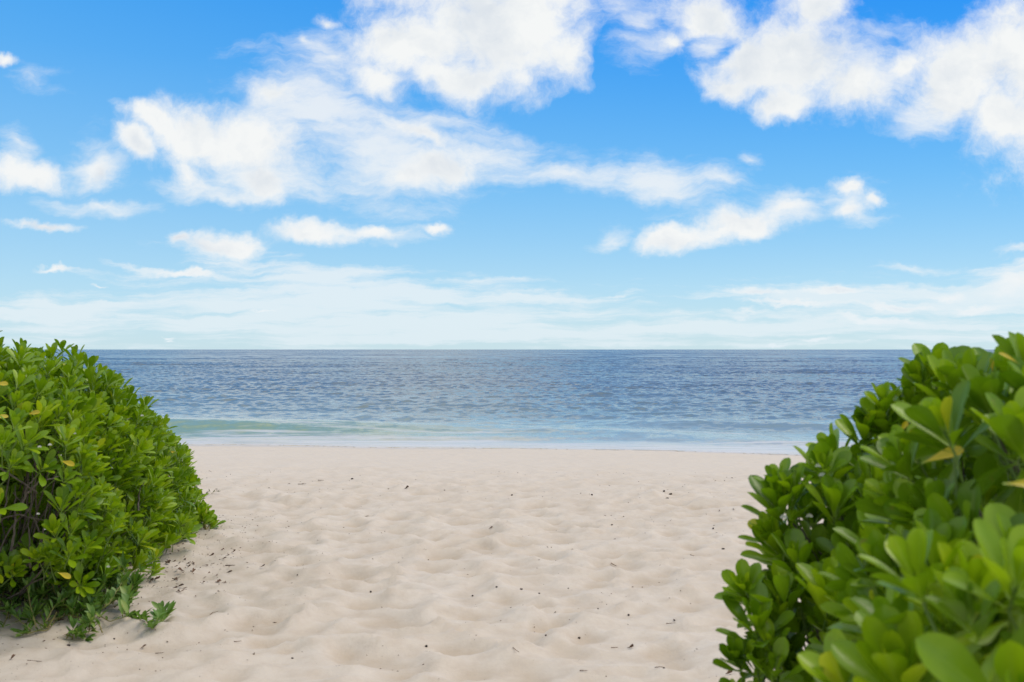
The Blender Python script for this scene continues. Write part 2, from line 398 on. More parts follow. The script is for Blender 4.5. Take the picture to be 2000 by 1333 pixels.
# ------------------------------------------------------------------ leaves
def leaf_material(name, stops, gloss=.34, trans=.27):
    m, q, o = material(name)
    r = attr(q, 'rnd'); lf = attr(q, 'lf', 'Vector'); lu, lv, _ = q.sep(lf)      # lu -1..1 across, lv 0..1 along
    pos = q.node('ShaderNodeNewGeometry').outputs['Position']
    c = q.ramp(r, stops)
    c = q.mix(q.math('MULTIPLY', q.rng(q.noise(pos, 30, 3, .6, dim='3D'), .4, .75), .3), c, q.mix(1., c, (1.5, 1.25, .8), 'MULTIPLY'))
    c = q.mix(q.math('MULTIPLY', q.rng(q.noise(pos, 21, 4, .65, dim='3D'), .66, .72), .55), c, (.26, .19, .03))
    rib = q.rng(q.math('ABSOLUTE', lu), .0, .10, 1, 0)
    c = q.mix(q.math('MULTIPLY', q.math('MULTIPLY', rib, q.rng(lv, .95, .4)), .45), c, (.30, .42, .07))
    c = q.mix(q.rng(lv, .22, .0), c, (.30, .42, .08))
    p = principled(q, Base_Color=c, Roughness=gloss)
    p.inputs['Specular IOR Level'].default_value = .45
    bp = q.node('ShaderNodeBump'); bp.inputs['Strength'].default_value = .25; bp.inputs['Distance'].default_value = .004
    q.l.new(q.noise(pos, 55, 3, .5, dim='3D'), bp.inputs['Height']); q.l.new(bp.outputs[0], p.inputs['Normal'])
    t = q.node('ShaderNodeBsdfTranslucent'); q.set(t.inputs[0], q.mix(1., c, (1.25, 1.35, .5), 'MULTIPLY'))
    mx = q.node('ShaderNodeMixShader'); mx.inputs[0].default_value = trans
    q.l.new(p.outputs[0], mx.inputs[1]); q.l.new(t.outputs[0], mx.inputs[2]); q.l.new(mx.outputs[0], o.inputs[0])
    return m
GREEN = [(0, (.085, .175, .005)), (.35, (.165, .295, .006)), (.7, (.275, .41, .008)), (.93, (.36, .47, .010)), (1, (.42, .44, .02))]
m_leaf = leaf_material('bush_leaf', GREEN)
m_yellow = leaf_material('yellow_leaf', [(0, (.55, .42, .02)), (1, (.62, .50, .06))])
m_vine = leaf_material('creeper_leaf', [(0, (.07, .15, .025)), (.6, (.13, .25, .04)), (1, (.24, .34, .07))], .4, .3)
m_drab = leaf_material('drab_leaf', [(0, (.05, .06, .02)), (1, (.12, .12, .05))], .6, .1)

m_bark, q, o = material('bark')
pos = q.node('ShaderNodeNewGeometry').outputs['Position']
nb = q.noise(q.mapping(pos, scale=(1, 1, .4)), 45, 5, .65, dim='3D')
p = principled(q, Base_Color=q.ramp(nb, [(.3, (.05, .038, .03)), (.7, (.17, .14, .115))]), Roughness=.85)
bp = q.node('ShaderNodeBump'); bp.inputs['Distance'].default_value = .004; q.l.new(nb, bp.inputs['Height']); q.l.new(bp.outputs[0], p.inputs['Normal'])
q.l.new(p.outputs[0], o.inputs[0])
m_shoot, q, o = material('green_shoot')
p = principled(q, Base_Color=(.12, .20, .03, 1), Roughness=.6); q.l.new(p.outputs[0], o.inputs[0])
m_vstem, q, o = material('creeper_stem')
p = principled(q, Base_Color=(.26, .22, .07, 1), Roughness=.6); q.l.new(p.outputs[0], o.inputs[0])
m_petal, q, o = material('petal')
p = principled(q, Base_Color=(.82, .80, .74, 1), Roughness=.6); q.l.new(p.outputs[0], o.inputs[0])
m_litter, q, o = material('litter')
pos = q.node('ShaderNodeNewGeometry').outputs['Position']
p = principled(q, Base_Color=q.ramp(q.noise(pos, 14, 3, .6, dim='3D'), [(.3, (.05, .028, .018)), (.55, (.13, .07, .04)), (.8, (.28, .18, .11))]), Roughness=.85)
q.l.new(p.outputs[0], o.inputs[0])
m_seed, q, o = material('seed')
pos = q.node('ShaderNodeNewGeometry').outputs['Position']
p = principled(q, Base_Color=q.ramp(q.noise(pos, 20, 3, .6, dim='3D'), [(.35, (.022, .015, .012)), (.7, (.085, .055, .04))]), Roughness=.8)
q.l.new(p.outputs[0], o.inputs[0])

def unit(a): return a/np.maximum(np.linalg.norm(a, axis=-1, keepdims=True), 1e-9)
def leaves(O, Dv, Nv, L, W, curl, rnd, nu=3, nv=6, fold=.18, shape=1.7, tipp=.6, twist=None):
    """obovate leaves: O base, Dv along, Nv upper side -> verts, faces, attributes"""
    n = len(O); Dv = unit(Dv); S = unit(np.cross(Dv, Nv)); Nn = np.cross(S, Dv)
    vv = 1-(1-np.linspace(0, 1, nv))**1.45; uu = np.linspace(-1, 1, nu)
    wid = sstep(-.12, .78, vv)**1.25*np.sqrt(np.maximum(0, 1-np.clip((vv-.66)/.34, 0, 1)**2.3)) if shape > 1.3 else np.maximum(np.sin(np.pi*vv**shape), 0)**tipp
    wid = np.maximum(wid, .10*(1-vv)+.015)
    V, U = np.meshgrid(vv, uu, indexing='ij'); Wd = np.repeat(wid[:, None], nu, 1)
    V = V[None]; U = U[None]; Wd = Wd[None]
    L = L[:, None, None]; W = W[:, None, None]; cu = curl[:, None, None]
    along = L*(V-.18*cu*cu*V**3); lift = -L*cu*V**2*.5
    # side edges lift, tip turns a little
    lift = lift+np.abs(U)**1.6*Wd*W*fold
    lat = U*Wd*W*.5
    tw = (rnd[:, None, None]-.5)*.6*V
    P = O[:, None, None]+Dv[:, None, None]*along[..., None]+S[:, None, None]*(lat*np.cos(tw))[..., None]+Nn[:, None, None]*(lift+lat*np.sin(tw))[..., None]
    verts = P.reshape(-1, 3)
    fi = grid_faces(nu, nv); faces = (fi[None]+(np.arange(n)*nu*nv)[:, None, None]).reshape(-1, 4)
    lf = np.stack(np.broadcast_arrays(U, V, U*0), -1); lf = np.broadcast_to(lf, (n, nv, nu, 3)).reshape(-1, 3)
    return verts, faces, {'rnd': np.repeat(rnd, nu*nv), 'lf': lf}
def join(parts):
    vs, fs, at = [], [], {}; off_ = 0
    for v_, f_, a_ in parts:
        vs.append(v_); fs.append(f_+off_); off_ += len(v_)
        for k, d_ in a_.items(): at.setdefault(k, []).append(d_)
    return np.concatenate(vs), np.concatenate(fs), {k: np.concatenate(d_) for k, d_ in at.items()}
def tubes(paths, radii, sides=5):
    vs, fs = [], []; off_ = 0
    for P, R in zip(paths, radii):
        P = np.asarray(P, float); R = np.broadcast_to(np.asarray(R, float), (len(P),))
        T = unit(np.gradient(P, axis=0)); ref = np.array([.31, .12, .94]); A = unit(np.cross(T, ref)); B = np.cross(T, A)
        an = np.arange(sides)*2*math.pi/sides
        ring = P[:, None]+R[:, None, None]*(A[:, None]*np.cos(an)[None, :, None]+B[:, None]*np.sin(an)[None, :, None])
        vs.append(ring.reshape(-1, 3)); m_ = len(P)
        for i in range(m_-1):
            for j in range(sides):
                a = off_+i*sides+j; b = off_+i*sides+(j+1) % sides
                fs.append((a, b, b+sides, a+sides))
        off_ += m_*sides
    return np.concatenate(vs), np.array(fs)

def rosettes(C, A, scale, rg, nleaf=(11, 17), nu=3, nv=7, tone=None, L0=.098, W0=.040):
    """whorls of leaves on shoot tips C pointing along A"""
    O, Dv, Nv, L, W, cu, rn = [], [], [], [], [], [], []
    for i in range(len(C)):
        a = A[i]; t = unit(np.cross(a, rg.randn(3))); b = np.cross(a, t); s = scale[i]
        n = rg.randint(*nleaf); ph = rg.rand()*6.28; base = rg.rand() if tone is None else tone[i]
        openness = .75+.35*rg.rand()
        for k in range(n):
            f = (k+.5)/n; an = ph+k*2.39996
            tilt = math.radians(6+56*f**.9*openness+rg.randn()*7)
            rad = t*math.cos(an)+b*math.sin(an)
            d = a*math.cos(tilt)+rad*math.sin(tilt)
            nrm = a*math.sin(tilt)-rad*math.cos(tilt)
            d = d+np.array([0, 0, .22*(rg.rand()-.15)])
            ln = s*L0*(.45+.62*min(1, f*1.9))*(.85+.3*rg.rand())
            O.append(C[i]-a*s*.055*f+rad*.004*s); Dv.append(d); Nv.append(nrm); L.append(ln)
            W.append(ln*W0/L0*(.85+.3*rg.rand())*(1.0)); cu.append(-.10+.55*f*rg.rand()+.1*rg.randn())
            young = .30*(1-f)
            rn.append(np.clip(.12+.42*base+young+.16*rg.randn(), 0, .96) if rg.rand() > .002 else 1.0)
    return leaves(np.array(O), np.array(Dv), np.array(Nv), np.array(L), np.array(W), np.array(cu), np.array(rn), nu, nv)

def PX(px, py, d): return np.array([(px-1000)/F*d, d, EYE-(py-683)/F*d])
def surface_points(spheres, spacing, rg, jit, inset=0., zmin=.04, down=-.45):
    Cs = np.array([s[0] for s in spheres]); Rr = np.array([s[1] for s in spheres])*(1-inset)
    Fl = np.array([s[2] if len(s) > 2 else 1. for s in spheres])
    pts, nr = [], []
    for c, r, fz in zip(Cs, Rr, Fl):
        n = int(4*math.pi*r*r/(spacing**2)*1.9)
        dn = unit(rg.randn(n, 3)); P = c+dn*r*np.array([1, 1, fz])*(1+0*dn[:, :1])
        pts.append(P); nr.append(unit(dn*np.array([1, 1, 1/fz])))
    P = np.concatenate(pts); Nn = np.concatenate(nr)
    inside = np.zeros(len(P), bool)
    for c, r, fz in zip(Cs, Rr, Fl):
        q_ = (P-c)/np.array([1, 1, fz]); inside |= (np.linalg.norm(q_, axis=1) < r*.97)
    ok = ~inside & (Nn[:, 2] > down)
    P = P[ok]; Nn = Nn[ok]; P = P+Nn*(rg.rand(len(P), 1)-.5)*2*jit
    k = P[:, 2] > zmin; P = P[k]; Nn = Nn[k]
    # thin to the spacing
    order = rg.permutation(len(P)); cell = {}; keep = []
    for i in order:
        key = tuple(np.floor(P[i]/spacing).astype(int)); bad = False
        for a in (-1, 0, 1):
            for b in (-1, 0, 1):
                for c_ in (-1, 0, 1):
                    for j in cell.get((key[0]+a, key[1]+b, key[2]+c_), ()):
                        if np.sum((P[j]-P[i])**2) < spacing*spacing: bad = True; break
                    if bad: break
                if bad: break
            if bad: break
        if not bad: cell.setdefault(key, []).append(i); keep.append(i)
    keep = np.array(keep); return P[keep], Nn[keep]

def build_bush(name, label, spheres, roots, spacing, rg, nu, nv, scale, gaps=(), fine=None, jit=.05, W0=.040, lump=.12, cull=True, extra=()):
    root = empty(name, roots[0]); tag(root, label, 'bush')
    P, Nn = surface_points(spheres, spacing, rg, jit)
    clump = fbm(P[:, 0]*3.1+P[:, 2]*1.3+20, P[:, 1]*2.6+P[:, 2]*2.9+7, 2)
    P = P+Nn*((clump-.5)*lump)[:, None]; k0 = (clump > .36) | (rg.rand(len(P)) < (.5 if cull else 2)); P, Nn = P[k0], Nn[k0]; k0 = P[:, 2] > .05; P, Nn = P[k0], Nn[k0]
    P2, N2 = surface_points(spheres, spacing*1.25, rg, .05, inset=.20)
    keepP = np.ones(len(P), bool); keep2 = np.ones(len(P2), bool)
    for (c, r) in gaps:
        keepP &= np.linalg.norm((P-c)/np.array(r), axis=1) > 1; keep2 &= np.linalg.norm((P2-c)/np.array(r), axis=1) > 1
    P, Nn, P2, N2 = P[keepP], Nn[keepP], P2[keep2], N2[keep2]
    if len(extra): P = np.concatenate([P, [PX(*e_[:3]) for e_ in extra]]); Nn = np.concatenate([Nn, unit(np.array([e_[3] for e_ in extra], float))])
    up = np.array([0, 0, 1.])
    A = unit(Nn*.62+up*.8+rg.randn(*P.shape)*.2); A2 = unit(N2*.5+up*.7+rg.randn(*P2.shape)*.3)
    tone = np.clip(fbm(P[:, 0]*2.2+40, P[:, 1]*2.2+P[:, 2]*2.6, 3)*1.6-.3+.35*(rg.rand(len(P))-.5), 0, 1)
    sc = scale*(.72+.5*rg.rand(len(P)))
    near = np.linalg.norm(P-np.array([0, 0, EYE]), axis=1) < (fine or 0)
    parts = []
    if near.any(): parts.append(rosettes(P[near], A[near], sc[near], rg, nu=5, nv=10, tone=tone[near], W0=W0))
    if (~near).any(): parts.append(rosettes(P[~near], A[~near], sc[~near], rg, nu=nu, nv=nv, tone=tone[~near], W0=W0))
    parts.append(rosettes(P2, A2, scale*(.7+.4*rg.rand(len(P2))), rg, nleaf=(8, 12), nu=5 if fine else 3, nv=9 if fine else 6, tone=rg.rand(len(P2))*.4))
    P3, N3 = surface_points(spheres, spacing*1.5, rg, .06, inset=.42)
    for (c, r) in gaps[:2]: k3 = np.linalg.norm((P3-c)/np.array(r), axis=1) > 1; P3, N3 = P3[k3], N3[k3]
    #          # leaves deep inside, toned dark: the interior's shade put into their colour
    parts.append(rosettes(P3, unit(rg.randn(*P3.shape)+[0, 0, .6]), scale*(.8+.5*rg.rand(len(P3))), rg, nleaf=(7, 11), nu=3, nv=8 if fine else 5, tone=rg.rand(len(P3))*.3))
    v_, f_, a_ = join(parts)
    R0 = np.array(roots[0])
    def local(o_):                     # vertices were made in world space: move them under the root
        o_.data.transform(__import__('mathutils').Matrix.Translation(-Vector(roots[0]))); o_.parent = root; return o_
    local(mesh_np('foliage', v_, f_, m_leaf, attrs=a_))
    # green shoots below the whorls, and woody stems fanning out of the roots
    paths, rad = [], []
    for c, a in zip(P, A):
        b = c-a*.05; e = c-a*(.12+.1*rg.rand())+rg.randn(3)*.015; m_ = (b+e)/2+rg.randn(3)*.012
        paths.append([c, b, m_, e]); rad.append([.0022, .0026, .003, .0034])
    v_, f_ = tubes(paths, rad, 4)
    local(mesh_np('shoots', v_, f_, m_shoot))
    allr = np.array(roots); paths, rad = [], []
    sel = rg.permutation(len(P))[:min(len(P), 420)]
    for i in sel:
        e = P[i]-A[i]*.12; d_ = np.linalg.norm((allr-e)[:, :2], axis=1)
        s_ = allr[np.argmin(d_+rg.rand(len(d_))*.5)]+np.array([rg.randn()*.08, rg.randn()*.08, 0])
        n = 9; t = np.linspace(0, 1, n)[:, None]
        mid = (s_+e)/2+np.array([rg.randn()*.1, rg.randn()*.1, -.1*rg.rand()])
        q_ = (1-t)**2*s_+2*t*(1-t)*mid+t*t*e+np.cumsum(rg.randn(n, 3)*.012, 0)*np.sin(t*math.pi)
        paths.append(q_); rad.append(np.linspace(.0075, .003, n)*(.7+.6*rg.rand()))
    v_, f_ = tubes(paths, rad, 5)
    local(mesh_np('stem', v_, f_, m_bark))
    return root, local, P, Nn, A

# ------------------------------------------------------------------ the bush at the left
rg = np.random.RandomState(21)
def S(px, py, d, rpx, fz=1.): return (PX(px, py, d), rpx/F*d, fz)
LEFT = [S(-70,905,5.3,232), S(108,890,6.1,172), S(152,900,6.7,138), S(240,918,7.4,104), S(262,960,7.9,108), S(322,1005,8.2,62), S(265,1030,7.6,80),
        S(190,1010,7.0,115), S(125,1050,6.1,105), S(60,1010,5.6,140), S(180,960,6.4,140), S(-10,1060,5.3,110), S(150,1085,5.7,62),
        S(215,1085,6.3,58), S(300,1045,7.2,42), S(150,1115,5.9,52), S(345,1035,8.0,30), S(262,1095,6.75,35),
        S(-260,930,5.6,280), S(-250,900,6.8,260), S(0,930,7.2,190), S(90,960,8.2,150), S(-150,960,8.8,190), S(-420,950,7.6,280), S(-600,950,6.2,330),
        (PX(372,1018,8.3), .10)]
gz_ = lambda p_: (p_[0], p_[1], gz(p_[0], p_[1]))
lroots = [gz_(a) for a in ((-2.95, 5.7), (-3.2, 6.6), (-3.0, 7.4), (-3.9, 6.2), (-4.3, 7.4), (-3.6, 5.3), (-5.2, 6.4))]
gap = [(PX(15, 985, 5.0), (.30, .55, .26)), (PX(40, 1045, 5.2), (.2, .42, .13)), (PX(130, 900, 5.4), (.05, .14, .05)), (PX(15, 850, 4.75), (.09, .12, .035)),
       (PX(215, 985, 6.2), (.09, .2, .04))]
lb, lloc, lP, lN, lA = build_bush('bush', 'dense green bush on the left with a dark hollow of bare branches', LEFT, lroots, .075, rg, 3, 8, .98, gap, jit=.06, W0=.031, lump=.30, extra=[(5,865,4.6,(.6,-.7,.3)),(-25,930,4.6,(.4,-.8,.3)),(25,905,4.75,(.7,-.6,.3)),(-5,985,4.7,(.5,-.7,.3)),(30,825,4.7,(.5,-.7,.4)),(-30,860,4.6,(0,-.8,.5)),(120,985,5.0,(.3,-.8,.4)),(150,960,5.1,(.4,-.8,.4)),(105,1040,5.0,(.2,-.8,.4)),(140,1030,5.1,(.3,-.8,.4)),(95,1085,5.1,(0,-.8,.5)),(135,1080,5.1,(.3,-.8,.4)),(170,1060,5.2,(.4,-.8,.4))])

# bare branches seen in and around the hollow: each its own part
def branch(pts, r0, r1, loc, mat=None, name='branch', sides=6):
    pts = np.array([PX(*a) for a in pts]); n = 14; t = np.linspace(0, len(pts)-1, n); i = np.clip(t.astype(int), 0, len(pts)-2); f = (t-i)[:, None]
    q_ = pts[i]*(1-f)+pts[i+1]*f; q_ = q_+np.cumsum(rg.randn(n, 3)*.0035, 0)
    v_, f_ = tubes([q_], [np.linspace(r0, r1, n)], sides); return loc(mesh_np(name, v_, f_, mat or m_bark))
for b in ([(-40,895,4.9),(0,912,4.85),(55,952,4.9),(75,965,5.0)], [(55,962,4.9),(75,940,4.9),(115,938,4.95)], [(45,990,4.95),(60,950,4.95),(78,935,5.0)],
          [(20,1075,5.1),(35,1000,5.1),(38,940,5.2)], [(-10,1100,5.1),(20,1030,5.1),(60,985,5.2),(70,900,5.3)], [(60,1110,5.2),(52,1030,5.2),(66,960,5.3)],
          [(85,1085,5.3),(70,1020,5.3),(20,960,5.3)], [(270,1000,6.0),(275,970,6.0),(290,945,6.0)], [(0,1020,5.1),(40,1010,5.1),(90,1025,5.2)],
          [(100,1100,5.3),(85,1040,5.25),(95,970,5.3),(110,920,5.4)], [(-30,1060,5.0),(10,990,5.05),(25,900,5.2)]):
    branch(b, .0045+.003*rg.rand(), .0025, lloc)
def single_leaves(items, loc, name='yellow_leaf', mat=None, label=None):
    for (px, py, d, ang, L, W) in items:
        o_ = PX(px, py, d); dr = np.array([math.cos(math.radians(ang)), -.25, math.sin(math.radians(ang))])
        v_, f_, a_ = leaves(np.array([o_]), np.array([dr]), np.array([[.1, -.8, .6]]), np.array([L]), np.array([W]), np.array([.25]), np.array([rg.rand()]), 5, 9)
        b_ = loc(mesh_np(name, v_, f_, mat or m_yellow, attrs=a_))
        if label: b_['label'] = label
single_leaves([(-15,815,4.75,5,.085,.030), (52,810,4.9,14,.075,.026), (118,900,4.9,-12,.08,.028), (-10,750,4.7,3,.07,.026), (112,1118,5.0,-15,.08,.03), (330,880,7.0,-20,.06,.02)], lloc)
def flower(px, py, d, loc, r=.007):
    c = PX(px, py, d); O = np.repeat(c[None], 5, 0); an = np.arange(5)*.62-1.25
    Dv = np.stack([np.sin(an), np.full(5, -.35), np.cos(an)*.9], 1)
    v_, f_, a_ = leaves(O, Dv, np.tile([0, -1., .2], (5, 1)), np.full(5, r*1.5), np.full(5, r*.8), np.full(5, .4), np.full(5, .5), 3, 5)
    loc(mesh_np('flower', v_, f_, m_petal))
for f_ in ((98,870,4.85),(78,874,4.85),(278,813,5.9),(146,848,5.1),(75,1005,5.1),(212,1108,5.5),(218,915,5.6),(318,1004,7.6),(90,1035,5.1)): flower(*f_, lloc)

# ------------------------------------------------------------------ the bush at the right, close to the camera
rg = np.random.RandomState(5)
RIGHT = [S(1818,862,2.7,116), S(1715,965,2.7,108), S(1640,1050,2.55,125), S(1620,1190,2.4,135), S(1610,1350,2.3,140), S(1970,890,2.0,166), S(1900,1000,1.9,140),
         S(1830,1150,1.75,140), S(1960,1230,1.25,180), S(1830,1400,1.45,190), S(2100,1000,1.7,260), S(2050,1000,2.7,230), S(1900,1250,2.6,280), S(1800,1550,2.2,260),
         S(2150,1300,1.9,330), S(2250,1050,2.6,330), S(1990,1150,3.3,260), S(1775,1010,3.0,120), S(1740,1150,2.9,130), S(2250,1500,2.6,500), S(2500,1150,2.4,420)]
rroots = [gz_(a) for a in ((1.45, 2.6), (1.25, 2.1), (1.7, 3.1), (1.9, 2.3), (1.1, 1.6), (2.4, 2.7))]
rb, rloc, rP, rN, rA = build_bush('bush', 'large broad-leaved green bush on the right, out of focus, nearest to the viewer', RIGHT, rroots, .092, rg, 5, 9, 1.0, [(PX(1990,985,1.5),(.05,.1,.035)), (PX(1900,1290,1.15),(.05,.1,.03))], fine=2.2, jit=.035, cull=False, lump=.10,
    extra=[(x_, y_, d_, (-.35, -.6, .6)) for x_, y_, d_ in ((1700,1290,1.9),(1780,1250,1.6),(1850,1315,1.5),(1950,1325,1.4),(1900,1160,1.3),(1985,1190,1.35),(1690,1200,2.1),(1640,1290,2.1),(1560,1325,2.3),(1830,1090,1.6),
    (1765,1140,1.8),(1990,1090,1.45),(1600,1110,2.5),(1560,1230,2.45),(1525,1290,2.35),(1590,1010,2.6),(1640,980,2.6),(1545,1150,2.5),(1600,1180,2.4),(1720,1060,2.2),(1760,1330,1.5),(1880,1230,1.35),(1660,1130,2.3),(1700,980,2.4),(1480,1300,2.3),(1455,1150,2.4),(1470,1170,2.4),(1440,1290,2.3),(1500,1040,2.5),(1520,985,2.5),(1480,1220,2.3),(1545,955,2.5),
    (1725,785,2.6),(1800,742,2.6),(1830,728,2.6),(1870,735,2.5),(1920,735,2.4),(1960,730,2.2),(1610,915,2.5),(1690,850,2.6),(1720,820,2.6))])
single_leaves([(1800,905,1.75,25,.075,.022), (1958,945,1.35,2,.07,.022), (1992,712,1.9,150,.05,.013), (1938,728,2.0,100,.03,.014), (1757,845,2.2,60,.03,.012), (1960,860,1.6,40,.05,.014)], rloc)
for f_ in ((1693,838,2.6),(1598,912,2.5),(1580,1010,2.45),(1530,1012,2.45),(1460,1230,2.3),(1605,930,2.5)): flower(*f_, rloc, .0065)

# ------------------------------------------------------------------ creeping plants at the foot of the left bush
rg = np.random.RandomState(11)
def ground_at(px, py):
    d = EYE*F/(py-683)
    for _ in range(4):
        x = (px-1000)/F*d; d = (EYE-gz(x, d))*F/(py-683)
    return np.array([(px-1000)/F*d, d, gz((px-1000)/F*d, d)])
GR = 1.75
def creeper(label, runs, leafL=.05, leafW=.013, mat=None, stemr=.003, name='creeping_plant', cat='plant', group=None, dens=.012, spread=.9):
    first = ground_at(*runs[0][0][:2]); root = empty(name, first); tag(root, label, cat, group)
    paths, rad, O, Dv, Nv, L, W = [], [], [], [], [], [], []
    for run in runs:
        pts = np.array([ground_at(a[0], a[1])*[1, 1, 1]+[0, 0, a[2]] for a in run])
        n = 4*len(pts); t = np.linspace(0, len(pts)-1, n); i = np.clip(t.astype(int), 0, len(pts)-2); f = (t-i)[:, None]
        f = f*f*(3-2*f)*.5+f*.5
        q_ = pts[i]*(1-f)+pts[i+1]*f+np.cumsum(rg.randn(n, 3)*.0015, 0)
        q_[:, 2] = np.maximum(q_[:, 2], sand_h(q_[:, 0], q_[:, 1])+.010)
        paths.append(q_); rad.append(np.linspace(stemr*1.3, stemr*.6, n))
        seg = np.linalg.norm(np.diff(q_, axis=0), axis=1).sum(); m_ = max(5, int(seg/dens))
        for k in range(m_):
            g = (k+.6)/m_; 
            if g < .25 and rg.rand() < .6: continue
            idx = g*(n-1); a = int(min(idx, n-2)); pnt = q_[a]+(q_[a+1]-q_[a])*(idx-a); T = unit(q_[a+1]-q_[a])
            r = unit(np.cross(T, rg.randn(3))); up = np.array([0, 0, 1.])
            dr = T*.8+r*spread+up*.45
            if pnt[2]-gz(pnt[0], pnt[1]) < .03: dr[2] = abs(dr[2])*.7+.3
            O.append(pnt); Dv.append(dr); Nv.append(unit(np.cross(np.cross(dr, up), dr)+rg.randn(3)*.2)); L.append(GR*leafL*(.6+.7*rg.rand())*(1-.3*g)); W.append(GR*leafW*(.7+.5*rg.rand()))
        # tuft at the tip
        for k in range(5):
            T = unit(q_[-1]-q_[-3]); r = rg.randn(3)*.5; r[2] = abs(r[2])+.15; O.append(q_[-1]); Dv.append(T+r); Nv.append(np.array([0, -.5, 1.])); L.append(GR*leafL*(.55+.55*rg.rand())); W.append(GR*leafW*.9)
    v_, f_, a_ = leaves(np.array(O), np.array(Dv), np.array(Nv), np.array(L), np.array(W), rg.rand(len(O))*.4, np.clip(.5+.25*rg.randn(len(O)), 0, 1), 3, 6, shape=1.1, tipp=.8)
    M = __import__('mathutils').Matrix.Translation(-Vector(first))
    a = mesh_np('foliage', v_, f_, mat or m_vine, attrs=a_); a.data.transform(M); a.parent = root
    for pa_, ra_ in ([([p_], [r_]) for p_, r_ in zip(paths, rad)] if len(paths) < 8 else [(paths, rad)]):
        v_, f_ = tubes(pa_, ra_, 5); a = mesh_np('stem', v_, f_, m_vstem); a.data.transform(M); a.parent = root
    return root
creeper('creeping plant whose runner reaches farthest right over the sand, two broad leaves at its tip',
        [[(235,1205,.03),(265,1222,.01),(300,1226,.015),(325,1216,.03)], [(240,1210,.02),(250,1195,.08),(262,1190,.14)], [(250,1215,.02),(248,1205,.10),(232,1190,.13)], [(318,1222,.02),(316,1215,.06)]], .055, .016)
creeper('creeping plant with upright narrow-leaved shoots under the front corner of the left bush',
        [[(150,1190,.05),(180,1188,.10),(215,1190,.17)], [(165,1200,.03),(195,1200,.12),(205,1205,.2)], [(140,1200,.05),(150,1195,.2),(135,1190,.3)], [(190,1210,.03),(215,1212,.09),(238,1200,.16)], [(170,1215,.03),(172,1225,.02),(168,1232,.01)], [(195,1215,.03),(196,1222,.02)]], .05, .014)
creeper('low creeping plant trailing over the sand at the bottom left, ending in a tuft',
        [[(110,1215,.05),(95,1235,.02),(60,1243,.02),(45,1246,.03)], [(70,1235,.02),(62,1225,.10),(55,1220,.2)], [(85,1235,.02),(105,1220,.10),(130,1212,.13)], [(60,1240,.02),(35,1230,.05),(25,1225,.06)], [(95,1225,.02),(130,1222,.03),(165,1212,.04)]], .038, .009)
creeper('tall stemmed creeping plant with olive stems in front of the hollow of the left bush',
        [[(150,1205,.02),(152,1200,.20),(140,1195,.33),(100,1190,.40)], [(90,1200,.02),(95,1190,.2),(110,1180,.38)], [(50,1200,.02),(48,1190,.22),(35,1185,.36)], [(20,1200,.02),(10,1190,.2),(25,1185,.33)], [(100,1195,.02),(75,1190,.18),(55,1188,.26)], [(120,1200,.05),(130,1195,.15),(110,1190,.25)]], .046, .011)
creeper('creeping plant cut by the left edge, low leafy shoots on the sand',
        [[(20,1200,.02),(5,1210,.05),(-10,1215,.06)], [(0,1195,.02),(10,1195,.12),(20,1200,.2)], [(40,1190,.02),(30,1195,.14),(45,1205,.2)], [(-20,1190,.02),(-5,1190,.15),(5,1190,.28)], [(60,1195,.02),(80,1200,.1),(70,1205,.17)]], .055, .016)
creeper('low creeping plant between the left bush and the leaf litter, leaves in a dark mat',
        [[(60,1150,.02),(90,1160,.10),(130,1165,.12)], [(10,1160,.02),(40,1165,.15),(60,1170,.2)], [(120,1150,.02),(150,1160,.08),(190,1168,.1)], [(0,1140,.02),(15,1150,.2),(40,1150,.24)], [(70,1170,.02),(100,1175,.12),(140,1185,.10)]], .055, .015)
for lab, runs in (('grey-green dry sprig on the sand touching the far edge of the left bush', [[(372,975,0),(378,972,.03),(384,969,.05)], [(378,976,0),(386,974,.03),(392,972,.05)]]),
                  ('small forked dry sprig between two others beside the left bush', [[(398,974,0),(403,972,.03),(408,970,.05)], [(398,974,0),(396,972,.03)]]),
                  ('outermost small dry sprig lying on open sand right of the left bush', [[(412,974,0),(418,973,.02),(424,972,.025)]])):
    creeper(lab, runs, .020, .005, m_drab, .002, 'dry_sprig', 'sprig', 'dry sprigs by the far edge of the left bush', .02)
rg2 = rg
def thicket(x0, x1, y0, y1, n, hmin, hmax):
    r_ = []
    for _ in range(n):
        px, py = x0+(x1-x0)*rg.rand(), y0+(y1-y0)*rg.rand(); h = hmin+(hmax-hmin)*rg.rand(); lx, ly = rg.randn()*22, rg.randn()*8
        r_.append([(px, py, .01), (px+lx*.4, py+ly*.4, h*.6), (px+lx, py+ly, h)])
    return r_
creeper('thicket of narrow-leaved creeping shoots under the dark hollow at the left edge', thicket(-40, 150, 1120, 1205, 44, .12, .36), .058, .012)
creeper('band of narrow-leaved creeping shoots below the yellow-tinged corner of the left bush', thicket(110, 255, 1150, 1205, 28, .06, .24), .054, .012)
creeper('sparse creeping shoots spread over the bare sand at the lower left', thicket(0, 200, 1195, 1242, 26, .03, .15), .046, .013)
creeper('thin open runners straggling over pale sand in front of the creeping thickets, few leaves',
        [[(60,1190,.03),(52,1225,.02),(40,1252,.02)], [(150,1200,.03),(95,1236,.02),(55,1250,.03)], [(180,1205,.03),(215,1224,.02),(248,1234,.02)],
         [(110,1205,.02),(150,1228,.02),(172,1243,.02)], [(215,1190,.03),(250,1186,.12),(272,1180,.19)], [(205,1198,.03),(222,1190,.14),(240,1178,.24)], [(20,1200,.02),(5,1232,.03)]],
        .032, .007, dens=.04, spread=.55)
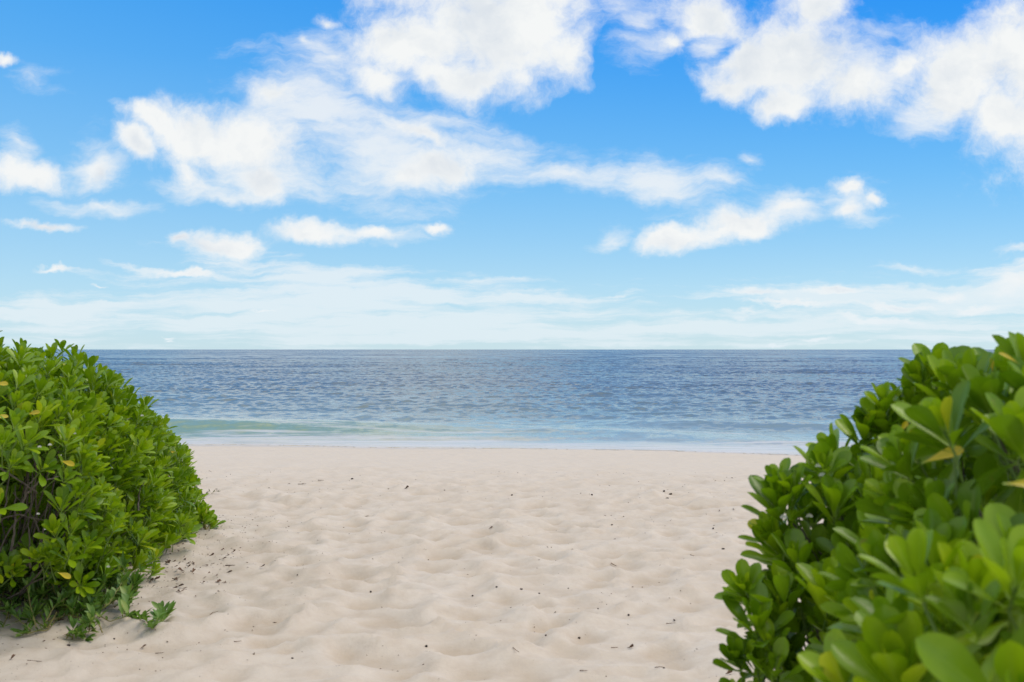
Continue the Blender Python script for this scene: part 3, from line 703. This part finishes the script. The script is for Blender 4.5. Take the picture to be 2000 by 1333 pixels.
# the low leafy offshoot at the far corner of the left bush
off_c = np.array([ground_at(402,1042), ground_at(388,1046), ground_at(414,1040), ground_at(370,1050), ground_at(378,1044)])
Cs = off_c+np.array([[0, 0, .10], [0, .05, .13], [.01, 0, .07], [0, 0, .08], [0, .05, .12]])
Cs = np.concatenate([Cs, Cs+rg.randn(5, 3)*.035]); Cs[:, 2] = np.maximum(Cs[:, 2], .07)
ro = empty('seedling_bush', off_c[0]); tag(ro, 'low young offshoot with round green leaves at the far foot of the left bush', 'bush')
A = unit(np.array([[.3, -.2, .9]])+rg.randn(len(Cs), 3)*.3)
v_, f_, a_ = rosettes(Cs, A, np.full(len(Cs), 1.05), rg, (9, 13), 3, 7, np.full(len(Cs), .5))
T_ = __import__('mathutils').Matrix.Translation(-Vector(off_c[0]))
a = mesh_np('foliage', v_, f_, m_leaf, attrs=a_); a.data.transform(T_); a.parent = ro
v_, f_ = tubes([np.array([c_, (c_+off_c[0])/2+[0, 0, .02], off_c[0]+rg.randn(3)*.01]) for c_ in Cs], [[.0025, .003, .004]]*len(Cs), 5)
a = mesh_np('stem', v_, f_, m_vstem); a.data.transform(T_); a.parent = ro

# ------------------------------------------------------------------ litter on the sand
rg = np.random.RandomState(77)
def put(name, v_, f_, mat, base, label, cat, group=None, attrs=None):
    o_ = mesh_np(name, np.asarray(v_)-np.array(base), f_, mat, attrs=attrs); o_.location = base; return tag(o_, label, cat, group)
def twig(px, py, length, ang, r=.0022, fork=False, label='', group=None, mat=None):
    b = ground_at(px, py); dx_, dy_ = math.cos(math.radians(ang)), math.sin(math.radians(ang))
    n = 7; t = np.linspace(-.5, .5, n); bend = rg.randn()*.12
    P = np.stack([b[0]+length*(t*dx_-bend*t*t*4*dy_*.3), b[1]+length*(t*dy_+bend*t*t*4*dx_*.3), t*0], 1)
    P[:, 2] = sand_h(P[:, 0], P[:, 1])+r*.9+np.abs(rg.randn())*.002; P[:, 2] = P[:, 2]*.4+P[:, 2].max()*.6
    paths = [P]; rad = [np.linspace(r*1.2, r*.5, n)]
    if fork:
        k = P[3]; e = k+np.array([dy_*.3+dx_*.25, -dx_*.3+dy_*.25, .1])*length; paths.append(np.stack([k, (k+e)/2+[0, 0, .003], e])); rad.append([r*.8, r*.7, r*.4])
    v_, f_ = tubes(paths, rad, 5); return put('twig', v_, f_, mat or m_litter, tuple(b), label, 'twig', group)
def seed(px, py, r, label, group=None, squash=.8):
    b = ground_at(px, py); nu_, nv_s = 9, 7
    th = np.linspace(0, math.pi, nv_s); ph = np.linspace(0, 2*math.pi, nu_, endpoint=False)
    R_ = r*(1+.22*rg.randn(nv_s, nu_)); R_[0] = R_[0, 0]; R_[-1] = R_[-1, 0]
    el_ = 1+.6*rg.rand(); a_ = rg.rand()*3.14
    x_ = R_*np.sin(th)[:, None]*np.cos(ph)*el_; y_ = R_*np.sin(th)[:, None]*np.sin(ph); z_ = R_*np.cos(th)[:, None]*squash+r*.55
    P = np.stack([b[0]+x_*math.cos(a_)-y_*math.sin(a_), b[1]+x_*math.sin(a_)+y_*math.cos(a_), b[2]+z_], -1).reshape(-1, 3)
    i = np.arange(nv_s*nu_).reshape(nv_s, nu_); j = np.roll(i, -1, 1)
    f_ = np.stack([i[:-1], i[1:], j[1:], j[:-1]], -1).reshape(-1, 4)
    return put('seed', P, f_, m_seed, tuple(b), label, 'seed', group)
def dead_leaf(px, py, L, W, ang, label, group=None):
    b = ground_at(px, py); dr = np.array([[math.cos(math.radians(ang)), math.sin(math.radians(ang)), .12*rg.rand()]])
    v_, f_, a_ = leaves(np.array([b+[0, 0, .006]]), dr, np.array([[rg.randn()*.3, rg.randn()*.3, 1.]]), np.array([L]), np.array([W]), np.array([-.3-.5*rg.rand()]), np.array([rg.rand()]), 5, 8, fold=.6)
    return put('dead_leaf', v_, f_, m_litter, tuple(b), label, 'dead leaf', group, a_)
TWS = .75
TW = [(1008,1295,.075,-55,True,'forked brown twig pointing away, lowest large twig on the centre sand'), (68,1293,.10,-8,False,'bent brown twig lying flat near the bottom left corner'),
      (312,1278,.055,25,False,'thin reddish twig right of the creeping plants'), (465,1255,.06,50,False,'pale slanting twig on open sand lower left'),
      (75,1330,.05,35,False,'short twig at the bottom edge, left'), (1352,1082,.06,-60,False,'dark thin twig left of the right bush, upper one of two'),
      (1200,1100,.12,-70,False,'long hair-thin stalk on the centre right sand'), (1140,1312,.05,5,False,'short flat twig near the bottom centre'),
      (1310,1220,.07,2,False,'flat dark twig on the sand left of the right bush'), (590,948,.12,4,True,'dark sprig far off on the left centre sand'),
      (627,940,.09,8,False,'thin dark twig beyond the dark sprig on the left'), (450,1098,.09,3,False,'flat twig among the litter right of the left bush'),
      (1288,1305,.06,5,False,'flat brown twig at the bottom right of the sand'), (418,1213,.06,20,False,'dark split twig right of the creeping runner'),
      (1200,1266,.05,12,False,'grey twig in a hollow, lower right of centre'), (300,1112,.14,12,True,'curved brown twig at the foot of the left bush'),
      (345,1132,.10,-25,False,'curved stalk lying among litter by the left bush'), (715,1008,.1,60,False,'pale leaning stalk on the far left centre sand'),
      (1405,1000,.12,80,False,'upright dark stalk tip on the far right sand'), (1432,998,.08,85,False,'short dark stalk beside the taller stalk on the far right sand')]
for px, py, L, ang, fk, lab in TW: twig(px, py, L*TWS, ang, .0019 if py > 1100 else .003, fk, lab)
DL = [(300,1137,.05,.028,-20,'curled rusty dead leaf below the front of the left bush'), (322,1110,.045,.02,40,'dark curled dead leaf tucked against the left bush'),
      (130,1165,.09,.05,10,'large brown dead leaf among the creeping plants'), (375,1120,.045,.022,90,'tan dead leaf standing on the littered sand'),
      (408,1083,.045,.02,-5,'flat dark dead leaf on the sand below the offshoot'), (452,1081,.035,.018,15,'small dead leaf right of the flat dark one'),
      (19,1292,.045,.016,80,'pointed brown dead leaf near the bottom left corner'), (273,1270,.04,.012,50,'narrow dark dead leaf left of the reddish twig'),
      (365,1110,.03,.02,0,'rust-coloured leaf scrap near the bush foot'), (432,1097,.04,.012,5,'thin dead leaf beside the flat twig'),
      (1417,1325,.035,.03,10,'crumpled dark leaf scrap at the bottom edge next to the right bush'), (1225,1268,.035,.025,-20,'crumpled grey leaf scrap low on the right sand'),
      (955,1032,.035,.016,20,'dark curled leaf scrap in the middle of the sand'), (776,1118,.03,.012,-30,'curled dark leaf scrap left of centre'),
      (790,957,.055,.03,30,'dark leaf scrap far off left of centre'), (507,1108,.04,.016,5,'brown leaf scrap on open sand left of centre')]
for px, py, L, W_, ang, lab in DL: dead_leaf(px, py, L, W_, ang, lab)
SD = [(724,1158,.0085,'largest dark seed, left of centre on the sand'), (833,1259,.009,'round dark seed below centre left'), (1066,1248,.006,'dark seed pair member left of the flat crumb low centre'),
      (1131,1247,.009,'dark lumpy seed on a ridge low on the centre right'), (1297,1304,.010,'brown pod on the sand beside the right bush'), (1195,1026,.009,'dark round seed in the middle distance right'),
      (1069,1070,.008,'dark seed just right of centre'), (1412,1066,.010,'near-black seed close to the upper left of the right bush'), (1393,1033,.010,'round brown seed left of the right bush'),
      (759,956,.014,'black seed far off left of centre, left one of two'), (688,936,.014,'blackish flat seed on the far left sand'), (1297,963,.016,'black seed on the far right sand, left of its pair'),
      (1310,965,.014,'black seed on the far right sand, right of its pair'), (1303,975,.013,'black seed just below the far right pair'), (1000,968,.012,'black seed on the far sand right at the centre'),
      (1348,968,.012,'lone dark seed on the far right sand'), (1156,968,.012,'dark seed with a crumb on the far sand right of centre'), (1018,1152,.008,'flat dark seed in the middle of the near sand'),
      (1053,1160,.007,'dark seed below a rim just right of centre'), (970,1150,.008,'dark seed resting under a ridge at the centre'), (923,1165,.0085,'dark double seed in a hollow near the centre'),
      (581,1124,.006,'small black seed on the left sand'), (422,1170,.006,'small black seed on the near left sand'), (571,1283,.006,'small black seed near the bottom left'),
      (223,1248,.007,'black crumb of seed below the creeping plants'), (134,1262,.009,'brown seed lying below the trailing plant'), (1228,1190,.008,'brown seed in a pit on the right sand'),
      (1168,1190,.006,'small seed left of the pitted brown one'), (1110,1150,.006,'seed at the foot of the wide dimple right of centre'), (1317,1212,.007,'seed above the flat dark twig')]
for px, py, r, lab in SD: seed(px, py, r*.75, lab)
# leaf litter blown against the foot of the left bush
lp = []
for i in range(230):
    px = 60+rg.rand()**.8*400; py = 1205-(px-60)*.38+rg.randn()*22+10
    if px > 300: py = 1085+rg.rand()*70+rg.randn()*10; px = px-10
    b_ = ground_at(px, py); a_ = rg.rand()*6.28; L_ = .012+.035*rg.rand()**2
    lp.append(leaves(np.array([b_+[0, 0, .004]]), np.array([[math.cos(a_), math.sin(a_), .15*rg.rand()]]), np.array([[rg.randn()*.4, rg.randn()*.4, 1.]]), np.array([L_]), np.array([L_*(.15+.4*rg.rand())]), np.array([-.5*rg.rand()]), np.array([rg.rand()]), 3, 5, fold=.5))
v_, f_, a_ = join(lp)
lt = mesh_np('leaf_litter', v_, f_, m_litter, attrs=a_)
tag(lt, 'brown scraps of dead leaves littering the sand at the foot of the left bush', 'leaf litter', kind='stuff')
# crumbs too many and too fine to count
vs, fs, ofs = [], [], 0
n = 5200
yy_ = 3.6+rg.rand(n)**1.3*9.4; xx_ = (rg.rand(n)*2-1)*(1.0+.52*yy_)
near_l = rg.rand(n) < .30; yy_ = np.where(near_l, 4.6+rg.rand(n)*4.5, yy_); xx_ = np.where(near_l, -2.75+np.abs(rg.randn(n))*.45+rg.rand(n)*.1, xx_)
dens = fbm(xx_*1.6+5, yy_*1.6, 3); k = (dens > .47) | (rg.rand(n) < .3); xx_, yy_ = xx_[k], yy_[k]
zz_ = sand_h(xx_, yy_)
for x, y, z in zip(xx_, yy_, zz_):
    s_ = .0014+.0042*rg.rand()**2.6; s_ *= 1+max(0, y-7)*.10; l_ = s_*(1+1.8*rg.rand()**2); a_ = rg.rand()*3.14; c_, sn_ = math.cos(a_), math.sin(a_)
    for ux, uy, uz in ((1,0,0),(0,1,0),(-1,0,0),(0,-1,0),(0,0,1),(0,0,-1)):
        vx, vy = ux*l_, uy*s_*.7; vs.append((x+vx*c_-vy*sn_, y+vx*sn_+vy*c_, z+uz*s_*.6+s_*.3))
    for a, b in ((0,1),(1,2),(2,3),(3,0)): fs.append((ofs+a, ofs+b, ofs+4)); fs.append((ofs+b, ofs+a, ofs+5))
    ofs += 6
cr = mesh_np('crumbs', vs, fs, m_litter, smooth=False)
tag(cr, 'fine dark plant crumbs scattered over the pale beach sand', 'debris', kind='stuff')
